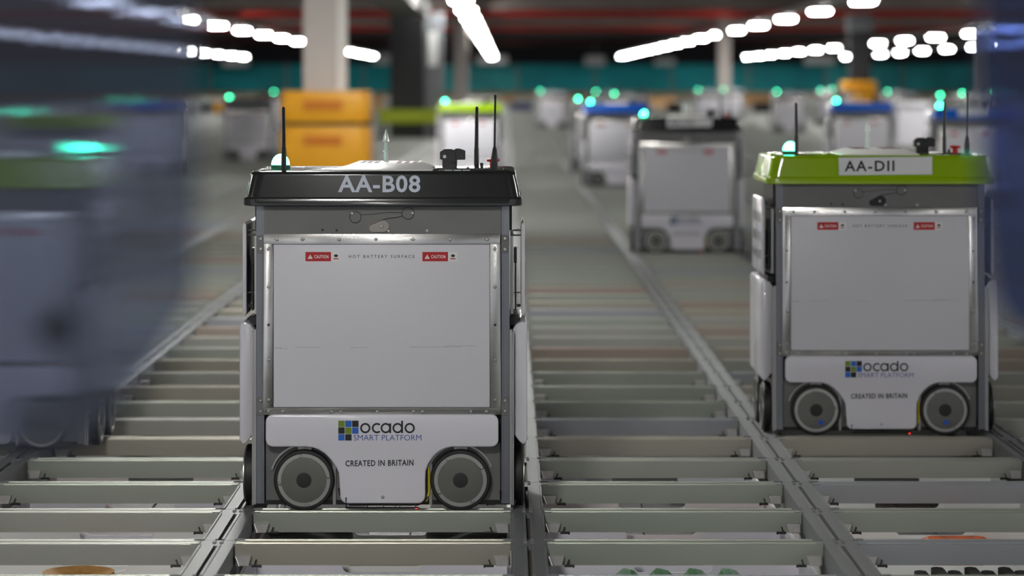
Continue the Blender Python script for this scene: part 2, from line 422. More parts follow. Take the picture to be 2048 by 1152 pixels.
DETAIL_SKIP = {'screw','paint_mark','hook_ring','wire','cam_disc','hole','bumper_wire','yellow_cable','status_light','lettering',
               'lid_marking','hinge_block','scratch','logo_square','side_slots','warning_symbol','locking_hook','hub_ring','sensor_screw'}
def build_robot():
    R = bpy.data.objects.new('storage_robot', None); COL.objects.link(R)
    hood = obj('hood', hood_mesh(M_hood_dark), R)
    # dark core and back structure
    m = MB(); m.box(-.300, .300, -.200, .200, .045, bz(409)); obj('body_core', m.mesh('body_core', M_dark), R)
    for side in (0, 1):
        A = R; rz = pi*side
        def fp(name, me, **k): return obj(name, me, A, rot=(0, 0, rz), **k)
        m = MB(); fbox(m, 526, 1003, 405, 469, -.222, -.2005)
        fp('upper_plate', m.mesh('upper_plate', M_plate, bevel=.0012, seg=1))
        # battery frame: four strips as one welded frame
        m = MB(); o = (527,468,1001,830); i = (546,488,980,815)
        fbox(m, o[0], o[2], o[1], i[1], -.227, -.2005); fbox(m, o[0], o[2], i[3], o[3], -.227, -.2005)
        fbox(m, o[0], i[0], i[1], i[3], -.227, -.2005); fbox(m, i[2], o[2], i[1], i[3], -.227, -.2005)
        fp('battery_frame', m.mesh('battery_frame', M_frame, bevel=.0012, seg=2, smooth=True))
        m = MB(); fbox(m, 547, 979.5, 489, 814.5, -.2292, -.210)
        fp('battery_panel', m.mesh('battery_panel', M_white, bevel=.0012, seg=2, smooth=True))
        fp('front_cowl' if not side else 'rear_cowl', MB().prism(cowl_poly(), -.243, -.2165, 'y').mesh('cowl', M_cowl, bevel=.0045, seg=3, smooth=True, ang=50))
        # wheel housing plates
        m = MB(); fbox(m, 530, 1000, 888, 1011, -.2025, -.1985)
        fp('wheel_housing', m.mesh('wheel_housing', M_plate), label='grey metal plate behind the wheels')
        for cx in (608, 921):
            m = ring_arc(bx(cx-1), bz(958), .083, .079, 20, 165, -.2025, .012, 24)
            fp('wheel_arch', m.mesh('wheel_arch', M_alu, smooth=True))
        for q in ((665,671,930,1011),(858,864,930,1011),(595,622,896,903),(908,934,896,903)):
            m = MB(); fbox(m, *q, -.212, -.2025); fp('housing_rib', m.mesh('housing_rib', M_alu))
        for cx in (608, 921):
            w = wheel_parts(A, ((-1 if side else 1)*bx(cx), (.2185 if side else -.2185), .0725), 'y', rz=rz)
            if not side:
                for a in (8, 98, 188, 278):
                    t = radians(a+(0 if cx < 700 else 22))
                    q = obj('screw', screw_me, w, (.0595*cos(t), -.0152, .0595*sin(t))); obj('paint_mark', mark_me, q, (0, -.0001, 0), (0, a, 0))
        # uprights at both edges of this face
        for s in (-1, 1):
            m = MB(); m.box(*sorted((s*bx(1003), s*bx(1019))), -.222, -.190, bz(1008), bz(410))
            m.box(*sorted((s*bx(1006.5), s*bx(1008))), -.2225, -.222, bz(1008), bz(410))
            fp('corner_post', m.mesh('corner_post', M_post, bevel=.001, seg=1))
            m = MB(); m.box(*sorted((s*bx(1019.5), s*bx(1024))), -.220, -.170, bz(1010), bz(660)); m.box(*sorted((s*bx(1024.5), s*bx(1028))), -.216, -.170, bz(1012), bz(664))
            fp('post_strip', m.mesh('post_strip', M_alu))
            for py in (472, 796):
                m = MB(); fbox(m, *( (1002.5,1017.5) if s > 0 else (513.5,528.5) ), py-1, py+35, -.2245, -.2215)
                fp('hinge_block', m.mesh('hinge_block', M_plate, bevel=.0006, seg=1))
                if not side:
                    for q in (6, 27): obj('screw', screw_me, R, (s*bx(1010), -.2245, bz(py+q)))
        # caution stickers + heading
        for px in (611, 845):
            m = MB(); fbox(m, px, px+51, 504, 522.5, -.2300, -.2291)
            st = fp('caution_sticker', m.mesh('caution_sticker', M_redst), label='red caution sticker')
            if not side:
                m = MB(); fbox(m, px+51.4, px+69.5, 504, 522.5, -.2299, -.2291)
                obj('warning_symbol', m.mesh('warning_symbol', M_stwh), st, label='small white pictogram square beside the red sticker')
                m = MB().lathe([(.0052,-.2299),(.0052,-.2304)], (bx(px+61), 0, bz(511.5)), 'y', 10)
                m.v = [(v[0], v[1], bz(511.5)+(v[2]-bz(511.5))*.65) for v in m.v]
                obj('warning_symbol', m.mesh('warning_symbol', M_ink), st, label='black dot of the pictogram')
                m = MB(); fbox(m, px+55.5, px+66, 516.4, 518.4, -.2304, -.2299)
                obj('warning_symbol', m.mesh('warning_symbol', M_redst), st, label='red bar of the pictogram')
                m = MB().prism([(bx(px+4.5), bz(517.6)), (bx(px+14.5), bz(517.6)), (bx(px+9.5), bz(509))], -.2305, -.2300)
                obj('warning_symbol', m.mesh('warning_symbol', M_stwh), st, label='white warning triangle')
                m = MB(); fbox(m, px+9, px+10, 511.5, 515, -.2307, -.2305); fbox(m, px+9, px+10, 515.7, 516.7, -.2307, -.2305)
                obj('warning_symbol', m.mesh('warning_symbol', M_redst), st)
                obj('lettering', text_mesh('CAUTION', bx(px+17.5), bx(px+46), bz(516.6), bz(510), M_stwh, -.2300, .018, 1.15), st, label='white word CAUTION')
    obj('lettering', text_mesh('HOT BATTERY SURFACE', bx(697.5), bx(829), bz(516), bz(510), M_ink, -.2292, .004, 1.55), R, label='spaced black capitals HOT BATTERY SURFACE')
    # logo
    cols = [M_olive, M_lblue, M_ink, M_ink, M_olive, M_lblue, M_lblue, M_ink, None]
    for i, c in enumerate(cols):
        if not c: continue
        x = 677.3+13.85*(i % 3); y = 840+13.55*(i//3); m = MB(); fbox(m, x, x+12.7, y, y+12.6, -.2438, -.2429)
        obj('logo_square', m.mesh('logo_square', c), R)
    L = []; zc = bz(854.9); R_, r_ = 10.3/820.3, 6.7/820.3
    for cx in (731.2, 810+9.8): L.append(ring_arc(bx(cx), zc, R_, r_, 0, 360, -.2429, .0008, 28))
    L.append(ring_arc(bx(754.5), zc, R_, r_, 48, 312, -.2429, .0008, 24))
    for cx, top in ((772, 845.3), (795.7, 840.2)):
        L.append(ring_arc(bx(cx), zc, R_, r_, 0, 360, -.2429, .0008, 28))
        m = MB(); fbox(m, cx+7, cx+10.8, top, 864.7, -.2438, -.2429); L.append(m)
    obj('lettering', merge(L).mesh('lettering', M_ink), R, label='round black lower-case company name')
    obj('lettering', text_mesh('SMART PLATFORM', bx(708), bx(843), bz(879.6), bz(868.4), M_blueink, -.2429, -.006, 1.0), R, label='thin blue capitals under the company name')
    obj('lettering', text_mesh('CREATED IN BRITAIN', bx(691.5), bx(827.5), bz(931.5), bz(919.5), M_ink, -.2429, .022, 1.12, tilt=.012), R, label='condensed black capitals CREATED IN BRITAIN')
    # screws on the frame
    sc = [(x, 479) for x in (553, 605, 678, 752, 826, 900, 974)]+[(x, 823.5) for x in (565, 663, 681, 754, 827, 845, 942, 973)]
    sc += [(537, y) for y in (498, 574, 720, 800, 822)]+[(990, y) for y in (498, 574, 720, 800)]
    random.seed(21)
    for x, y in sc:
        q = obj('screw', screw_me, R, (bx(x), -.2270, bz(y)))
        if random.random() < .7: obj('paint_mark', mark_me, q, (0, -.0001, 0), (0, random.uniform(0, 3.1), 0))
    obj('screw', screw_me, R, (bx(766), -.243, bz(993)))
    hole_me = MB().lathe([(.0032,0),(.0032,-.0006)], axis='y', n=10).mesh('hole', M_black)
    for x, y, yy in ((537,650,-.227),(990,650,-.227),(645,460,-.222),(673,461,-.222)): obj('hole', hole_me, R, (bx(x), yy, bz(y)))
    # faint scuff lines on the panel
    m = MB()
    for x0, x1, y, t in ((549,563,695.6,.8),(590,640,694.4,.4),(700,735,695.2,.4),(820,925,693.8,.5),(890,950,691.5,.4),(560,575,697,.4)): fbox(m, x0, x1, y, y+t, -.2294, -.2291)
    obj('scratch', m.mesh('scratch', pm('scuff', (120,120,124), .8)), R, kind='stuff', label='thin dark scuff lines across the white panel')
    # rings, wire and tilted disc on the upper plate
    for cx, cy, rr in ((710.5,434.5,11.5),(816,426.5,12)):
        obj('hook_ring', MB().tube([(bx(cx)+rr/820*cos(t*pi/10), -.2240, bz(cy)+rr/820*sin(t*pi/10)) for t in range(20)], .0007, 5, True).mesh('hook_ring', M_ink), R)
    for cx, cy in ((704,427.5),(825,426.5)): obj('screw', screw_me, R, (bx(cx), -.2222, bz(cy)))
    obj('wire', MB().tube([(bx(a), -.2232, bz(b)) for a, b in ((721,430),(745,428.5),(775,425),(804,426))], .0005, 4)
        .tube([(bx(a), -.2232, bz(b)) for a, b in ((804,432),(795,435),(778,436.5),(762,441),(748,448))], .0008, 4).mesh('wire', M_dark), R)
    c1, c2 = (745.5,457,7.5), (766,452.5,12)
    pts = [(c1[0]+c1[2]*cos(radians(a)), c1[1]+c1[2]*sin(radians(a))) for a in range(90, 256, 20)]+[(c2[0]+c2[2]*cos(radians(a)), c2[1]+c2[2]*sin(radians(a))) for a in range(250, 451, 20)]
    obj('cam_disc', MB().prism([(bx(a), bz(b)) for a, b in pts], -.2262, -.2222).mesh('cam_disc', M_disc, bevel=.0005, seg=1), R, label='pale egg-shaped metal tab')
    for x, y in ((763,453),(777,462.5),(854,462.5)): obj('screw', screw_me, R, (bx(x), -.2264 if x == 763 else -.2222, bz(y)))
    # sides -----------------------------------------------------------
    for s in (-1, 1):
        # lower bulged white side cover
        q = [(bx(1020),bz(668)),(bx(1030),bz(652)),(bx(1042),bz(645)),(bx(1051),bz(648)),(bx(1053),bz(662)),(bx(1053),bz(884)),(bx(1046),bz(893)),(bx(1038),bz(888)),(bx(1026),bz(872)),(bx(1025),bz(700))]
        q = [(s*(a+.002), b) for a, b in q]
        obj('side_cover', MB().prism(q, -.195, .195, 'y').mesh('side_cover', M_cowl, bevel=.004, seg=2, smooth=True, ang=40), R, label='white lower side cover')
        q = [(bx(1041),bz(452)),(bx(1045),bz(447)),(bx(1049),bz(455)),(bx(1049),bz(625)),(bx(1045),bz(637)),(bx(1041),bz(630))]
        up = obj('upper_side_cover', MB().prism([(s*(a+.002), b) for a, b in q], -.165, .165, 'y').mesh('upper_side_cover', M_cowl, bevel=.0015, seg=2, smooth=True), R, label='slim white upper side cover with slots')
        m = MB()
        for r_ in range(3):
            for c_ in range(9):
                y = -.13+c_*.0325; z = bz(600)+r_*.055
                m.box(*sorted((s*(bx(1049)+.0015), s*(bx(1049)+.0028))), y-.003, y+.003, z, z+.028)
        obj('side_slots', m.mesh('side_slots', M_plate), up, kind='stuff')  # dark of open slots put into the colour of raised strips
        # mechanism between cover and post
        m = MB()
        m.box(*sorted((s*bx(1021), s*bx(1027))), -.16, .16, bz(632), bz(475))
        obj('side_rail', m.mesh('side_rail', M_alu), R)
        m = MB(); m.box(*sorted((s*bx(1028), s*bx(1034))), -.15, -.08, bz(530), bz(500)); m.box(*sorted((s*bx(1020), s*bx(1036))), -.16, .12, bz(655), bz(638))
        m.box(*sorted((s*bx(1030), s*bx(1033))), -.15, .15, bz(626), bz(530))
        m.box(*sorted((s*bx(1019), s*bx(1024))), -.18, .15, bz(462), bz(412))
        m.box(*sorted((s*bx(1034), s*bx(1041.5))), -.13, -.125, bz(620), bz(614))
        obj('side_mechanism', m.mesh('side_mechanism', M_black), R)
        m = MB()
        for z in (464, 474, 590): m.tube([(s*bx(1026), -.14, bz(z)), (s*bx(1043), -.14, bz(z))], .0022, 6)
        obj('spacer', m.mesh('spacer', M_steel), R)
        for y in (-.115, .115):
            w = wheel_parts(R, (s*.3305, y, .0725), 'x', rz=s*pi/2)
            w.rotation_euler = (0, 0, s*pi/2)
        m = MB().prism([(-.19,bz(893)),(.19,bz(893)),(.19,bz(905)),(.17,.06),(-.17,.06),(-.19,bz(905))], *sorted((s*.300, s*.314)), axis='x')
        obj('wheel_guard', m.mesh('wheel_guard', M_plate), R)
    # underside details at the front
    m = MB().tube([(bx(a), -.238, bz(b)) for a, b in ((678,975),(680,988),(688,998),(700,1009),(836,1009),(848,1004),(856,992))], .0018, 5)
    m.tube([(bx(693), -.2465, bz(993)), (bx(693), -.2465, bz(1013)), (bx(838), -.2465, bz(1013))], .0016, 5)
    for x in (693, 735, 768, 800, 832): m.tube([(bx(x), -.2465, bz(1013)), (bx(x), -.236, bz(1008))], .0014, 4)
    obj('bumper_wire', m.mesh('bumper_wire', M_black), R)
    obj('yellow_cable', MB().tube([(bx(a), -.222, bz(b)) for a, b in ((857,935),(858,960),(858,985),(852,1004))], .0026, 6).mesh('yellow_cable', M_yel), R)
    obj('status_light', MB().box(bx(831), bx(835), -.247, -.243, bz(1016), bz(1013.8)).mesh('status_light', M_led), R, label='tiny glowing red light')
    m = MB(); fbox(m, 500, 1032, 1003, 1012, -.205, .205); obj('base_plate', m.mesh('base_plate', M_black), R)
    # top deck --------------------------------------------------------
    bc = obj('beacon_base', MB().lathe([(.0245,HT-.001),(.0245,HT+.0125),(.020,HT+.0135)], (-.2575,-.12,0), n=24).mesh('beacon_base', M_beacon_base, smooth=True), R)
    n_ = 8
    obj('beacon_dome', MB().lathe([(.0225*cos(pi/2*i/n_), HT+.013+.0265*sin(pi/2*i/n_)) for i in range(n_)]+[(.0005, HT+.0395)], (-.2575,-.12,0), n=24).mesh('beacon_dome', M_dome, smooth=True), R, label='glowing green beacon dome')
    obj('deck_plate', MB().prism(rrect(.052,.035,.006,2,-.25,-.14), HT-.001, HT+.0022, 'z').mesh('deck_plate', M_hood_black), R)
    obj('aerial', MB().tube([(-.245,-.178,HT), (-.245,-.178,HT+.055), (-.245,-.178,HT+.058), (-.246,-.178,HT+.153), (-.246,-.178,HT+.157)], [.0068,.0062,.0050,.0040,.002], 8).mesh('aerial', M_black, smooth=True), R, label='black stub aerial in front of the beacon')
    obj('aerial', MB().tube([(.226,.03,HT), (.226,.03,HT+.05), (.226,.03,HT+.053), (.227,.03,HT+.152), (.227,.03,HT+.156)], [.0062,.0060,.0052,.0042,.002], 8).mesh('aerial', M_black, smooth=True), R, label='black stub aerial beside the sensor block')
    obj('aerial', MB().tube([(.272,-.12,HT-.001), (.272,-.12,HT+.003), (.272,-.12,HT+.0035), (.272,-.12,HT+.030), (.2725,-.12,HT+.052), (.2725,-.12,HT+.058), (.274,-.12,HT+.176), (.274,-.12,HT+.178), (.274,-.12,HT+.186)],
        [.017,.017,.0085,.0085,.0055,.0030,.0024,.0034,.0030], 8).mesh('aerial', M_black, smooth=True), R, label='tall black whip aerial with a thick foot')
    # raised white lid
    b0 = [(-.112,-.185),(.120,-.185),(.120,.13),(-.112,.13)]; t0 = [(-.072,-.135),(.085,-.135),(.085,.105),(-.072,.105)]
    lid = obj('lid', MB().loft([[(x, y, HT-.001) for x, y in b0], [(x, y, HT+.003) for x, y in b0], [(x, y, HT+.017) for x, y in t0]]).mesh('lid', M_lid, bevel=.002, seg=2, smooth=True), R, label='raised white lid plate')
    m = MB()
    for x in (-.062,-.045,-.028, .028,.048,.068): m.box(x, x+.011, -.10, .09, HT+.0165, HT+.0178)
    m.box(-.062, -.017, .07, .095, HT+.0165, HT+.0179); m.box(.028, .079, .07, .095, HT+.0165, HT+.0179)
    obj('lid_marking', m.mesh('lid_marking', M_brown), lid, label='dark comb-like bars printed on the lid')
    obj('guide_pin', MB().tube([(-.004,.06,HT+.015),(-.004,.06,HT+.042),(-.004,.06,HT+.043),(-.004,.06,HT+.066),(-.004,.06,HT+.067),(-.004,.06,HT+.082),(-.004,.06,HT+.098)],
        [.0078,.0078,.0052,.0052,.0090,.0058,.0010], 10).mesh('guide_pin', M_clear, smooth=True), R, label='pointed polished steel pin')
    sx_ = lambda px: wx(px, 7.4)+.302
    m = MB().prism([(sx_(a_), wz(b_, 7.4)) for a_, b_ in ((879.7,303.7),(888.5,298),(903,297.8),(905,299.5),(909,299.5),(911,297),(918,297),(930.5,301.7),(930.5,319.3),(914,319.7),(914,338),(884.6,338),(884.6,319.3),(879.7,318.3))], .02, .055, 'y')
    m.prism([(sx_(a_), wz(b_, 7.4)) for a_, b_ in ((903,326),(904,305),(909,302),(911,305),(911,326))], .012, .02, 'y')
    sb = obj('sensor_block', m.mesh('sensor_block', M_black, bevel=.001, seg=1), R, label='black faceted sensor block')
    obj('sensor_screw', MB().lathe([(.0042,.0195),(.0042,.0185)], (.1455,0,wz(313,7.4)), 'y', 12).mesh('sensor_screw', M_steel), sb)
    obj('sensor_plate', MB().prism(rrect(.085,.06,.01,3,.21,0), HT-.001, HT+.003, 'z').mesh('sensor_plate', M_hood_black), R)
    for x in (.118,.205): obj('screw', screw_me, R, (x, -.03, HT+.003), (-pi/2, 0, 0))
    obj('stop_button', MB().lathe([(.0095,HT),(.0085,HT+.014),(.0165,HT+.0155),(.017,HT+.021),(.012,HT+.023)], (.268,.09,0), n=20).mesh('stop_button', M_red, smooth=True), R, label='red mushroom stop button')
    obj('toggle', MB().lathe([(.0042,HT),(.0042,HT+.013),(.003,HT+.014)], (.239,.02,0), n=10).mesh('toggle', M_black), R)
    m = MB()
    for x in (.150,.172,.194): m.box(x, x+.018, -.17, -.155, HT-.001, HT+.0008)
    obj('lid_marking', m.mesh('lid_marking', M_stwh), R, label='three small white stickers on the hood top')
    return R

proto = build_robot()
HOODS = {'dark': M_hood_dark, 'black': M_hood_black, 'lime': M_hood_lime, 'blue': M_hood_blue, 'grey': M_hood_grey, 'white': M_hood_white}
hood_me = {k: None for k in HOODS}
hood_me['dark'] = [c for c in proto.children if c.name.startswith('hood')][0].data
for k, m_ in HOODS.items():
    if k != 'dark':
        hood_me[k] = hood_me['dark'].copy(); hood_me[k].materials[0] = m_
base = lambda n: n.split('.')[0]
def copy_robot(detail):
    r = proto.copy(); COL.objects.link(r)
    for ch in list(proto.children):
        if not detail and base(ch.name) in DETAIL_SKIP: continue
        c = ch.copy(); COL.objects.link(c); c.parent = r
        if base(ch.name) == 'screw' and not detail: continue
        for g in ch.children:
            if not detail and base(g.name) in DETAIL_SKIP: continue
            q = g.copy(); COL.objects.link(q); q.parent = c
    return r
def plate(r, txt, y=-.2425, tilt=.008, with_text=True):
    z0, z1 = bz(389), bz(346)
    t = [(-.126,z0-.001),(.149,z0+.0015),(.149,z1+.001),(-.127,z1-.001)]
    p = obj('name_plate', MB().prism(t, -.2495, -.232, 'y').mesh('name_plate', M_stwh, bevel=.0006, seg=1), r, label='white rectangular name plate')
    if with_text: obj('lettering', text_mesh(txt, -.110, .037, bz(380)-.0005, bz(354)-.001, M_ink, -.2495, .02, 1.18, tilt=.008), p, label='black characters '+txt.replace('I', '1'))
    return p
ROB = [proto]
robots = []
def place(r, hood, x, y, label, rz=0, group=None):
    for c in r.children:
        if base(c.name) == 'hood': c.data = hood_me[hood]
    r.location = (x, y, 0); r.rotation_euler = (0, 0, rz)
    r['label'] = label; r['category'] = 'robot'
    if group: r['group'] = group
cellx = lambda k: X0+CW*(k+.5)

# copies first (so no lettering of the first one is duplicated)
r2 = copy_robot(True)
place(r2, 'lime', cellx(1), 7.37+1.525, 'white storage robot with a lime green hood and black AA-D11 name plate, right')
plate(r2, 'AA-DII')
for c in r2.children:
    if base(c.name) == 'cam_disc': c.data = c.data.copy(); c.data.materials[0] = M_black; c['label'] = 'black metal tab'
for c in r2.children:
    if base(c.name) == 'wheel' and abs(c.location.y) > .2 and c.location.y < 0:
        obj('blue_dot', MB().lathe([(.0075,-.0132),(.0075,-.0140)], (.014 if c.location.x < 0 else .002, 0, -.036), 'y', 14).mesh('blue_dot', M_bdot), c, label='small blue sticker')
r3 = copy_robot(True)
place(r3, 'black', cellx(1), 17.95+.22, 'white storage robot with a black hood and pale name plate, blurred, in the middle distance')
plate(r3, 'AA-CII')
r4 = copy_robot(True)
place(r4, 'lime', wx(-22, 8.55), 8.55, 'white storage robot with lime hood seen dimly through the left tinted screen', rz=pi)
# far robots: beacon px, distance, hood, label
farb = [
 (459, 39, 'grey', 'grey-hooded storage robot left of the yellow column guard'),
 (548, 60, 'grey', 'distant storage robot just touching the left edge of the yellow column guard'),
 (891, 30.5, 'lime', 'lime-hooded storage robot right of the black column, behind the nearest robot'),
 (1081, 67, 'white', 'small pale storage robot standing alone left of the blue-hooded pair'),
 (1157, 34.5, 'white', 'pale storage robot half hidden behind the left blue-hooded robot'),
 (1182, 29.4, 'blue', 'blue-hooded storage robot directly left of the blurred black-hooded robot'),
 (1192, 62, 'white', 'distant storage robot whose beacon shows above the left blue hood'),
 (1229, 50, 'white', 'storage robot behind the left blue hood, its beacon to the right of two others'),
 (1397, 76, 'white', 'distant storage robot with beacon above the middle of the black hood'),
 (1447, 86, 'white', 'distant storage robot with beacon beside the pale thin column'),
 (1554, 61, 'white', 'distant pale storage robot left of the lime-hooded robot with the name plate'),
 (1641, 72, 'white', 'distant storage robot with the left beacon of the pair by the yellow guard'),
 (1665, 84, 'grey', 'farthest storage robot, right beacon of the pair beside the yellow guard'),
 (1673, 31, 'blue', 'blue-hooded storage robot in front of the far yellow column guard'),
 (1775, 62, 'white', 'distant storage robot right of the far yellow column guard'),
 (1881, 44, 'grey', 'storage robot with beacon right above the rightmost blue hood'),
 (1880, 24.3, 'blue', 'blue-hooded storage robot with a pale name plate at the right edge'),
 (1925, 52, 'white', 'storage robot whose beacon stands right of the rightmost black aerials'),
 (1992, 62, 'white', 'storage robot with beacon at the edge of the right tinted screen'),
 (35, 19.5, 'lime', 'lime-hooded storage robot behind the left tinted screen at the left edge of the picture'),
 (255, 33, 'blue', 'blue-hooded storage robot behind the left tinted screen'),
]
for px, d, hd, lab in farb:
    r = copy_robot(False)
    place(r, hd, wx(px, d)+.2575, d+.12, lab)
    if px == 1880: plate(r, '', with_text=False)
place(proto, 'dark', cellx(-1), 7.37, 'white storage robot with a charcoal hood lettered AA-B08, nearest and sharpest')
obj('lettering', text_mesh('AA-B08', bx(676.5)*.999, bx(841), bz(384.5), bz(350.5), M_silver_txt, -.2437, .022, 1.08), proto, label='large pale characters AA-B08')
# follow the slope of the hood front with the lettering and plates
def lean(o):
    me = o.data
    for v in me.vertices:
        z = v.co.z
        v.co.y += (z-bz(394))*.125
for c in proto.children:
    if c.get('label') == 'large pale characters AA-B08': lean(c)

# ================================================================== COLUMNS
def column(label, px0, px1, d, ytop, ybase, mat, depth, name='column', extra=None):
    x0, x1 = wx(px0, d), wx(px1, d)
    c = thing(name, label, 'column', ((x0+x1)/2, d+depth/2, FZ))
    w = (x1-x0)/2; zt = wz(ytop, d) if ytop is not None else 4.2
    obj('shaft', MB().box(-w, w, -depth/2, depth/2, 0, zt-FZ).mesh('shaft', mat, bevel=.01, seg=1), c)
    return c, w
def guard(label, px0, px1, d, ytop, depth, halves=2):
    x0, x1 = wx(px0, d), wx(px1, d); w = (x1-x0)/2; zt = wz(ytop, d)
    g = thing('column_guard', label, 'column guard', ((x0+x1)/2, d+depth/2, 0))
    for (z0, z1) in ((.0, zt*.60), (zt*.64, zt)):
        r0 = rrect(w, depth/2, .1, 4)
        # hollow shell: outer loft, the column passes through the middle
        m = MB().loft([[(x, y, z0) for x, y in r0], [(x*1.015, y*1.015, z0+.05) for x, y in r0], [(x*1.015, y*1.015, z1-.08) for x, y in r0], [(x*.97, y*.97, z1) for x, y in r0]], cap=False)
        ri = rrect(.22, .22, .05, 4)
        n = len(ri)
        m.loft([[(x*.97, y*.97, z1) for x, y in r0], [(x, y, z1) for x, y in ri], [(x, y, z0) for x, y in ri], [(x, y, z0) for x, y in r0]], cap=False)
        sh = obj('guard_shell', m.mesh('guard_shell', M_guard, smooth=True, ang=30), g)
        for cx, hw_ in ((-.02, .21), (.44, .045)):
            zc = z0+(z1-z0)*(.55 if z0 else .72)
            if abs(cx)+hw_ < w-.02:
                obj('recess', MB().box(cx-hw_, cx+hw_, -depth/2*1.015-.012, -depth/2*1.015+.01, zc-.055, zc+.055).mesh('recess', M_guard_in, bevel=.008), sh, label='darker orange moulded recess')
    obj('strap', MB().loft([[(x*1.01, y*1.01, z) for x, y in rrect(w, depth/2, .1, 4)] for z in (zt*.604, zt*.636)], cap=False).mesh('strap', M_dark), g, label='dark strap around the middle')
    return g
c, w = column('pale concrete column rising from the yellow guard behind the nearest robot', 606, 672, 32.3, None, None, M_col, .36, 'concrete_column')
obj('lit_side_strip', MB().box(w+.002, w+.11, -.12, .12, 0, 4.2-FZ).mesh('lit_side_strip', M_collit), c, label='pale strip up the right side, lit side face put into its colour')  # bright strip paints in the light on the column side
guard('large yellow plastic guard around the pale concrete column', 560, 738, 31.9, 182, 1.0)
c, w = column('thick black column with a lime bumper, left of the middle light row', 780, 848, 55, None, None, M_colblk, .65, 'steel_column')
obj('side_duct', MB().box(w+.01, w+.36, -.2, .2, 0, 2.15-FZ+.2).mesh('side_duct', M_colgry), c, label='grey duct up the right side')
obj('wall_sign', MB().box(w+.08, w+.24, -.216, -.2, 1.35-FZ, 2.0-FZ).mesh('wall_sign', M_stwh), c, label='blurred white notice')
g = thing('column_bumper', 'lime green bumper rail around the foot of the black column', 'bumper', (wx(818, 54), 54.3, 0))
hw = wx(VX+59, 54)
obj('rail_tube', MB().loft([[(x*k, y*k, z) for x, y in rrect(hw, .75, .12, 4)] for z, k in ((.30,.99),(.33,1),(.52,1),(.55,.99))], cap=False).mesh('bumper_rail', M_limeg), g)
for sx in (-1, 1):
    obj('leg', MB().box(sx*hw*.86-.04, sx*hw*.86+.04, -.70, -.62, 0, .34).mesh('leg', M_dark), g)
column('pale cream column right of the thick black column', 908, 936, 90, None, None, M_col, .4, 'concrete_column')
column('narrow cream column above the black-hooded robot', 1437, 1462, 95, None, None, M_col, .4, 'concrete_column')
c, w = column('slim black column standing in the far yellow guard', 1700, 1742, 84.5, 40, None, M_colblk, .45, 'steel_column')
obj('cap_plate', MB().box(-w-.05, w+.05, -.45, .45, wz(62,84.3)-FZ, wz(40,84.5)-FZ+.17).mesh('cap_plate', M_colgry), c, label='grey cap plate')
guard('small far yellow guard around the slim black column', 1687, 1754, 83.9, 162, 1.0)
column('grey-beige column beside the right tinted screen', 1957, 1990, 78, 40, None, M_colgry, .4, 'concrete_column')
o = obj('cable_ladder', MB().box(-.3, .3, 33, 54.5, 0, .10).box(-.3,-.25,33,54.5,.10,.25).box(.25,.3,33,54.5,.10,.25).mesh('cable_ladder', M_tray), loc=(-1.75, 0, 2.25))
tag(o, 'grey galvanised cable ladder running up from the black column top', 'cable tray')

